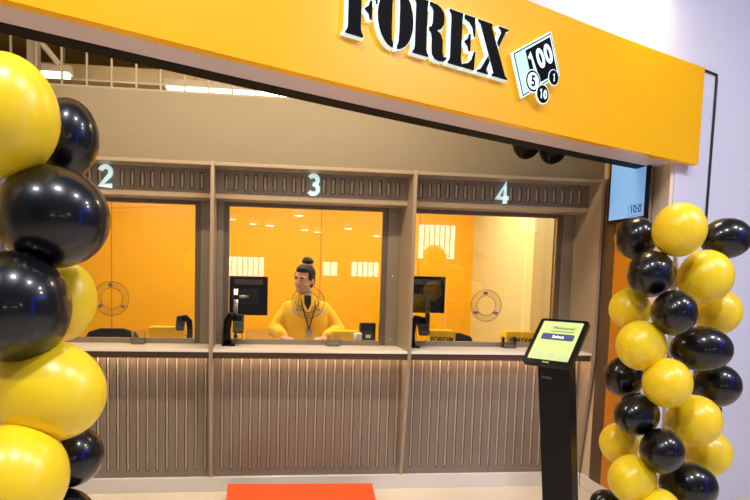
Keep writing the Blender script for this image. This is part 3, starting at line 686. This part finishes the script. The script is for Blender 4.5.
RIGHT = [
    ('Y', (2.282, -1.528, 1.847), 0.127, 0.127, None, 'yellow balloon at the very top of the column beside the wall screen'),
    ('K', (2.237, -1.282, 1.823), 0.108, 0.108, None, 'black balloon touching the bottom of the wall screen'),
    ('K', (2.694, -1.334, 1.832), 0.133, 0.105, (1, -0.1, 0.05), 'black balloon at the top against the white wall'),
    ('K', (2.194, -1.473, 1.638), 0.130, 0.113, (-1, -0.5, 0), 'black balloon directly below the wall screen, second from top of its column'),
    ('Y', (2.483, -1.466, 1.631), 0.132, 0.132, None, 'yellow balloon just below the uppermost yellow one of the column'),
    ('Y', (2.212, -1.307, 1.460), 0.108, 0.108, None, 'yellow balloon peeking out beside the orange wall, at tablet height'),
    ('K', (2.222, -1.611, 1.460), 0.113, 0.106, None, 'black balloon in the middle of the upper half of the wall-side column'),
    ('Y', (2.670, -1.340, 1.455), 0.124, 0.119, None, 'yellow balloon against the white wall in the upper half of the column'),
    ('Y', (2.126, -1.531, 1.298), 0.128, 0.119, None, 'yellow balloon level with the tablet screen'),
    ('K', (2.470, -1.492, 1.280), 0.146, 0.112, (1, -0.35, 0), 'wide black balloon in the middle height of the wall-side column'),
    ('K', (2.187, -1.330, 1.112), 0.105, 0.102, None, 'black balloon half hidden beside the orange wall at mid height'),
    ('Y', (2.209, -1.614, 1.134), 0.125, 0.116, None, 'yellow balloon at the middle front of the wall-side column'),
    ('K', (2.671, -1.369, 1.079), 0.124, 0.113, (1, -0.2, 0), 'black balloon at mid height against the white wall'),
    ('K', (2.138, -1.518, 0.963), 0.132, 0.103, (-1, -0.5, 0), 'wide black balloon in the lower half, on the orange wall side'),
    ('Y', (2.424, -1.533, 0.936), 0.133, 0.124, None, 'large yellow balloon in the lower half, on the white wall side'),
    ('Y', (2.166, -1.354, 0.775), 0.102, 0.102, None, 'yellow balloon half hidden low beside the orange wall'),
    ('K', (2.177, -1.654, 0.825), 0.111, 0.104, None, 'black balloon at the front of the lower half of the wall-side column'),
    ('Y', (2.630, -1.391, 0.729), 0.124, 0.119, None, 'yellow balloon low against the white wall in front of the barrier post'),
    ('Y', (2.095, -1.576, 0.666), 0.130, 0.114, (-1, -0.6, 0), 'large yellow balloon near the bottom edge, nearest the tablet stand'),
    ('K', (2.402, -1.555, 0.619), 0.136, 0.116, (1, -0.4, 0), 'black balloon at the bottom edge below the large yellow one'),
    ('K', (2.105, -1.371, 0.462), 0.087, 0.072, None, 'black balloon just showing at the bottom edge beside the orange wall'),
    ('Y', (2.172, -1.656, 0.527), 0.121, 0.121, None, 'yellow balloon just showing at the bottom edge of the wall-side column'),
]
AXR = Vector((2.39, -1.38, 0)); AXL = Vector((-0.36, -2.46, 0))
for c_, p, rx, rz, ax, lb in RIGHT:
    a = Vector(ax) if ax else Vector((p[0]-AXR.x, p[1]-AXR.y, 0.05))
    balloon(c_, p, rx, rz, a, None, lb, 'balloons of the column beside the white wall', (0.88, -0.475, 0), 0.90)
LEFT = [
    ('Y', (-0.296, -2.575, 1.952), 0.127, 0.140, (0.1, -0.3, 1), 'big yellow balloon at the top left corner'),
    ('K', (-0.231, -2.341, 1.954), 0.093, 0.110, (0.15, 0, 1), 'black balloon behind the topmost big yellow one, beside counter number 2'),
    ('K', (-0.207, -2.533, 1.721), 0.147, 0.129, (1, -0.3, -0.1), 'big black balloon second from top in the foreground column'),
    ('Y', (-0.466, -2.472, 1.723), 0.129, 0.129, None, 'yellow balloon only a sliver of which shows at the left edge'),
    ('K', (-0.268, -2.614, 1.497), 0.135, 0.135, None, 'big black balloon at the left edge at window height'),
    ('Y', (-0.224, -2.376, 1.498), 0.087, 0.107, (0.15, 0, 1), 'yellow balloon half hidden behind the two big black ones'),
    ('Y', (-0.215, -2.565, 1.285), 0.154, 0.129, (1, -0.3, -0.1), 'widest yellow balloon in the foreground column, at shelf height'),
    ('K', (-0.206, -2.411, 1.066), 0.087, 0.093, None, 'black balloon wedged between the two lower big yellow ones'),
    ('Y', (-0.252, -2.667, 1.098), 0.126, 0.134, None, 'big yellow balloon at the bottom left corner'),
    ('K', (-0.212, -2.463, 0.903), 0.091, 0.085, None, 'black balloon just showing at the bottom edge of the foreground column'),
]
for c_, p, rx, rz, ax, lb in LEFT:
    a = Vector(ax) if ax else Vector((p[0]-AXL.x, p[1]-AXL.y, 0.02))
    balloon(c_, p, rx, rz, a, None, lb, 'balloons of the foreground column', (0.93, 0.37, 0), 0.95)
def pole(c, h, label):
    t = thing('balloon_pole', label, 'pole', (c.x, c.y, 0))
    MB().lathe([(0.17, 0), (0.17, 0.02), (0.05, 0.03)], 24).build('base', 'black_matte', t)
    MB().tube([(0, 0, 0.0305), (0, 0, h)], 0.012, 10).build('rod', 'white_label', t)
pole(AXR, 1.80, 'thin rod inside the balloon column beside the white wall')
pole(AXL, 2.0, 'thin rod inside the foreground balloon column')
# barrier post behind the column
bp = thing('barrier_post', 'slim grey barrier post with black top behind the balloons', 'barrier post', (3.005, -1.02, 0))
MB().lathe([(0.14, 0), (0.14, 0.012), (0.03, 0.02)], 24).build('base', 'black_satin', bp)
MB().tube([(0, 0, 0.0205), (0, 0, 0.775)], 0.011, 12).build('tube', 'steel', bp, True)
MB().lathe([(0.013, 0.776), (0.016, 0.79), (0.016, 0.87), (0.012, 0.885)], 16).build('post_head', 'black_matte', bp)

# ------------------------------------------------------------------ concourse lamps and the blue frame seen as reflections
def downlight(x, y, z, i):
    t = thing('concourse_lamp', 'round concourse ceiling lamp reflected in the counter glass', 'lamp', (x, y, z), 0, 'concourse ceiling lamps')
    MB().lathe([(0.10, 0.0), (0.12, 0.0), (0.12, 0.10), (0.05, 0.14)], 16).build('lamp_can', 'white_label', t)
    MB().lathe([(0.098, -0.004), (0.05, -0.006)], 16).build('lamp_lens', 'lit_spot', t)
    MB().tube([(0, 0, 0.14), (0, 0, 1.2)], 0.006, 6).build('lamp_cord', 'black_matte', t)
for i, (x, y, z) in enumerate(((0.6, -9.0, 2.75), (0.2, -10.5, 2.9), (1.5, -10.0, 2.75), (1.9, -10.6, 2.75), (1.2, -8.0, 2.9), (2.5, -9.2, 2.75), (3.4, -8.8, 2.85), (3.55, -9.4, 2.75), (3.5, -10.6, 2.7), (4.0, -9.6, 2.95), (-0.3, -9.4, 2.9))):
    downlight(x, y, z, i)
bf = thing('lit_portal', 'blue lit portal frame of the shop across the concourse', 'portal', (6.59, -5.3, 0))
box('portal_leg', 'blue_led', -0.06, 0.0, -1.9, -1.5, 0.0, 3.6, bf); box('portal_head', 'blue_led', -0.06, 0.0, -1.9, 2.2, 3.601, 4.0, bf)
box('portal_leg', 'black_satin', -0.06, 0.0, 2.0, 2.2, 0.0, 3.6, bf)

# ------------------------------------------------------------------ cashier
def remeshed(mb, voxel, smooth_it=4):
    me = mb.mesh('body'); o = bpy.data.objects.new('tmp', me); COL.objects.link(o)
    r = o.modifiers.new('r', 'REMESH'); r.mode = 'VOXEL'; r.voxel_size = voxel
    s = o.modifiers.new('s', 'SMOOTH'); s.iterations = smooth_it; s.factor = 0.5
    dg = bpy.context.evaluated_depsgraph_get(); out = bpy.data.meshes.new_from_object(o.evaluated_get(dg))
    bpy.data.objects.remove(o); return out
def limb(mb, pts, rad, step=0.012):
    for i in range(len(pts)-1):
        a, b = Vector(pts[i]), Vector(pts[i+1]); n = max(2, int((b-a).length/step))
        for k in range(n+1):
            t = k/n; r = rad[i]*(1-t) + rad[i+1]*t
            mb.ell(a.lerp(b, t), (r, r, r), 12, 8)
def loft(mb, rings, seg=28):
    v = []; f = []
    for cx, cy, z, rx, ry in rings:
        for k in range(seg):
            a = 2*math.pi*k/seg; ca, sa = math.cos(a), math.sin(a)
            v.append((cx + rx*math.copysign(abs(ca)**0.85, ca), cy + ry*math.copysign(abs(sa)**0.85, sa), z))
    for i in range(len(rings)-1):
        for k in range(seg): f.append((i*seg+k, i*seg+(k+1) % seg, (i+1)*seg+(k+1) % seg, (i+1)*seg+k))
    f.append(tuple(range(seg-1, -1, -1))); f.append(tuple((len(rings)-1)*seg+k for k in range(seg)))
    mb.add(v, f)
per = thing('person', 'smiling cashier in a yellow jacket with dark hair in a bun', 'person', (0.735, 0.84, 0))
HC = Vector((-0.028, -0.035, 1.560)); HR = (Matrix.Rotation(math.radians(-34), 3, 'Z') @ Matrix.Rotation(math.radians(8), 3, 'X') @ Matrix.Rotation(math.radians(6), 3, 'Y'))
def H(x, y, z): return HC + HR @ Vector((x, y, z))
bd = MB()
bd.ell(H(0, 0.012, 0.028), (0.077, 0.094, 0.095), 28, 18, HR)              # cranium
bd.ell(H(0, -0.022, -0.030), (0.064, 0.070, 0.085), 26, 16, HR)            # face
bd.ell(H(0, -0.055, -0.092), (0.030, 0.028, 0.024), 16, 10, HR)            # chin
for s in (-1, 1):
    bd.ell(H(s*0.034, -0.062, -0.030), (0.024, 0.022, 0.022), 14, 10, HR)  # cheeks
    bd.ell(H(s*0.076, 0.012, -0.015), (0.010, 0.019, 0.030), 12, 10, HR)   # ears
    bd.ell(H(s*0.030, -0.078, 0.030), (0.026, 0.014, 0.010), 12, 8, HR)    # brow
limb(bd, [H(0, -0.088, 0.018), H(0, -0.103, -0.016)], [0.009, 0.014], 0.004); bd.ell(H(0, -0.092, -0.022), (0.019, 0.012, 0.010), 12, 8, HR)
limb(bd, [(-0.012, 0.0, 1.53), (-0.004, 0.0, 1.40)], [0.052, 0.056])
loft(bd, [(0, 0, 0.86, 0.145, 0.095), (0, 0, 1.0, 0.13, 0.085), (0, 0, 1.2, 0.135, 0.085), (0, 0, 1.33, 0.15, 0.08), (0, 0, 1.40, 0.08, 0.06)])
ARM = {-1: [(-0.148, 0.0, 1.318), (-0.262, -0.03, 1.13), (-0.20, -0.23, 1.098)], 1: [(0.148, 0.0, 1.318), (0.275, -0.03, 1.13), (0.135, -0.24, 1.098)]}
for s in (-1, 1):
    limb(bd, ARM[s], [0.042, 0.036, 0.024])
    wpt = Vector(ARM[s][2]); d = (wpt - Vector(ARM[s][1])); d.z = 0; d.normalize(); q = Vector((-d.y, d.x, 0))*s
    pal = wpt + d*0.045 + Vector((0, 0, -0.012))
    Mh = Matrix((q, d, Vector((0, 0, 1)))).transposed()
    bd.ell(pal, (0.036, 0.048, 0.015), 16, 10, Mh)
    for j, (off, ln) in enumerate(((-0.028, 0.050), (-0.010, 0.062), (0.009, 0.058), (0.027, 0.046))):
        b0 = pal + q*off + d*0.035; limb(bd, [b0, b0 + d*ln*0.55 + Vector((0, 0, 0.006)), b0 + d*ln + q*(-off*0.2) + Vector((0, 0, -0.008))], [0.0088, 0.0082, 0.0072], 0.005)
    b0 = pal - q*0.028 - d*0.015; limb(bd, [b0, b0 - q*0.028 + d*0.022, b0 - q*0.030 + d*0.048 + Vector((0, 0, -0.006))], [0.012, 0.010, 0.008], 0.005)
for s in (-1, 1): limb(bd, [(s*0.085, 0, 0.88), (s*0.09, -0.01, 0.48), (s*0.09, 0.02, 0.09)], [0.075, 0.05, 0.035], 0.03)
bme = remeshed(bd, 0.0055, 5); body = link('body', bme, 'skin', per, True)
for s in (-1, 1):
    MB().ell(H(s*0.030, -0.084, 0.012), (0.014, 0.008, 0.007), 14, 10, HR).build('eye', 'eyewhite', body, True)
    MB().ell(H(s*0.030-0.002, -0.0895, 0.012), (0.006, 0.004, 0.0065), 12, 8, HR).build('iris', 'eye', body, True)
    MB().tube([H(s*0.014, -0.094, 0.030), H(s*0.030, -0.094, 0.036), H(s*0.048, -0.082, 0.030)], [0.003, 0.0035, 0.002], 6).build('eyebrow', 'hair', body, True)
    MB().tube([H(s*0.016, -0.0925, 0.017), H(s*0.030, -0.094, 0.021), H(s*0.046, -0.084, 0.015)], 0.002, 6).build('eyelash', 'hair', body, True)
MB().tube([H(-0.030, -0.079, -0.050), H(-0.015, -0.089, -0.060), H(0, -0.0925, -0.063), H(0.015, -0.089, -0.060), H(0.030, -0.079, -0.050)], [0.002, 0.0055, 0.006, 0.0055, 0.002], 8).build('teeth', 'teeth', body, True)
MB().tube([H(-0.032, -0.079, -0.049), H(-0.012, -0.093, -0.054), H(0.012, -0.093, -0.054), H(0.032, -0.079, -0.049)], [0.002, 0.0035, 0.0035, 0.002], 8).build('lip', 'lips', body, True)
MB().tube([H(-0.030, -0.078, -0.053), H(-0.013, -0.089, -0.068), H(0.013, -0.089, -0.068), H(0.030, -0.078, -0.053)], [0.002, 0.0045, 0.0045, 0.002], 8).build('lip', 'lips', body, True)
hr = MB()
hr.ell(H(0, 0.024, 0.040), (0.083, 0.094, 0.092), 28, 18, HR); hr.ell(H(0, 0.040, -0.010), (0.079, 0.072, 0.085), 24, 16, HR)
hr.ell(H(0, -0.015, 0.085), (0.062, 0.065, 0.040), 20, 12, HR)
for s in (-1, 1): hr.ell(H(s*0.066, -0.008, 0.030), (0.016, 0.034, 0.036), 14, 10, HR)
hair = link('hair', remeshed(hr, 0.007, 5), 'hair', per, True)
bun = MB(); bun.ell(H(0.004, 0.045, 0.148), (0.052, 0.050, 0.030), 20, 12, HR); bun.ell(H(0, 0.040, 0.165), (0.036, 0.036, 0.022), 18, 10, HR)
link('bun', remeshed(bun, 0.006, 3), 'hair', hair, True)
bb = MB(); N = 24
bb.tube([H(0.046*math.cos(2*math.pi*k/N), 0.042+0.046*math.sin(2*math.pi*k/N), 0.124) for k in range(N+1)], 0.010, 8).build('hair_band', 'scrunchie', hair, True)
jk = MB()
loft(jk, [(0, 0, 0.84, 0.205, 0.145), (0, -0.005, 0.95, 0.195, 0.14), (0, -0.005, 1.08, 0.190, 0.132), (0, -0.005, 1.20, 0.192, 0.130), (0, 0, 1.28, 0.196, 0.120), (0, 0, 1.325, 0.182, 0.104), (0, 0.003, 1.365, 0.148, 0.088), (0, 0.006, 1.395, 0.105, 0.076), (0, 0.01, 1.42, 0.074, 0.066)])
for s in (-1, 1):
    A = ARM[s]; e = Vector(A[1]); w = Vector(A[2]); w2 = e.lerp(w, 0.86)
    limb(jk, [A[0], (A[0][0]*0.45+e.x*0.55, -0.012, A[0][2]*0.45+e.z*0.55), e, w2], [0.060, 0.068, 0.064, 0.046], 0.02)
link('jacket', remeshed(jk, 0.010, 5), 'jacket', per, True)
# neckline, collar, lapels
tee = MB(); tee.prism([(-0.058, 1.425), (0.058, 1.425), (0.030, 1.35), (0.0, 1.295), (-0.030, 1.35)], lambda a, b, d: (a, d - 0.075 - (1.425-b)*0.42, b), -0.006, 0.012)
tee.build('shirt', 'tee', per)
for s in (-1, 1):
    MB().prism([(s*0.030, 1.437), (s*0.070, 1.43), (s*0.112, 1.385), (s*0.088, 1.345), (s*0.052, 1.345), (s*0.006, 1.285), (s*0.0, 1.30), (s*0.028, 1.36)],
               lambda a, b, d: (a, d - 0.078 - (1.437-b)*0.44 + 0.35*max(0, abs(a)-0.04), b), -0.016, -0.004).build('collar', 'jacket', per, bevel=0.003)
for s in (-1, 1):
    MB().tube([(s*0.070, -0.080, 1.432), (s*0.113, -0.086, 1.385), (s*0.088, -0.118, 1.343), (s*0.052, -0.128, 1.343), (s*0.008, -0.158, 1.284)], 0.0028, 6).build('collar_seam', 'jacket_seam', per, True)
MB().tube([(0.004, -0.150, 1.28), (0.002, -0.143, 1.20), (0.002, -0.144, 1.05), (0.002, -0.150, 0.92)], 0.003, 6).build('front_seam', 'jacket_seam', per, True)
MB().tube([(-0.06, 0.0, 1.43), (-0.058, -0.09, 1.41), (-0.045, -0.140, 1.34), (0.0, -0.152, 1.19), (0.012, -0.152, 1.15)], 0.0055, 6).build('lanyard', 'lanyard', per, True)
MB().tube([(0.06, 0.0, 1.43), (0.060, -0.09, 1.41), (0.062, -0.140, 1.33), (0.022, -0.152, 1.19), (0.012, -0.152, 1.15)], 0.0055, 6).build('lanyard', 'lanyard', per, True)
MB().prism(rounded(0.05, 0.07, 0.005, 3, 0.012, 1.115), lambda a, b, d: (a, -0.152+d, b), -0.004, 0.0).build('badge', 'steel', per)
MB().prism(rounded(0.055, 0.018, 0.003, 2, -0.115, 1.295), lambda a, b, d: (a, -0.135+d, b), -0.004, 0.006).build('name_tag', 'white_label', per)
MB().prism(rounded(0.055, 0.018, 0.003, 2, 0.115, 1.295), lambda a, b, d: (a, -0.135+d, b), -0.004, 0.006).build('name_tag', 'white_label', per)
w_ = Vector(ARM[-1][1]).lerp(Vector(ARM[-1][2]), 0.93); dd = (Vector(ARM[-1][2])-Vector(ARM[-1][1])).normalized()
MB().tube([w_-dd*0.010, w_+dd*0.012], 0.032, 14).build('wristband', 'lanyard', per, True)
tr = MB()
for s in (-1, 1): limb(tr, [(s*0.088, 0, 0.86), (s*0.092, -0.01, 0.48), (s*0.092, 0.02, 0.07)], [0.105, 0.078, 0.06], 0.03)
tr.ell((0, 0, 0.90), (0.18, 0.125, 0.12), 20, 12)
link('trousers', remeshed(tr, 0.012, 3), 'trousers', per, True)
for s in (-1, 1):
    MB().ell((s*0.094, -0.035, 0.045), (0.046, 0.125, 0.045), 18, 10).build('shoe', 'black_matte', per, True)
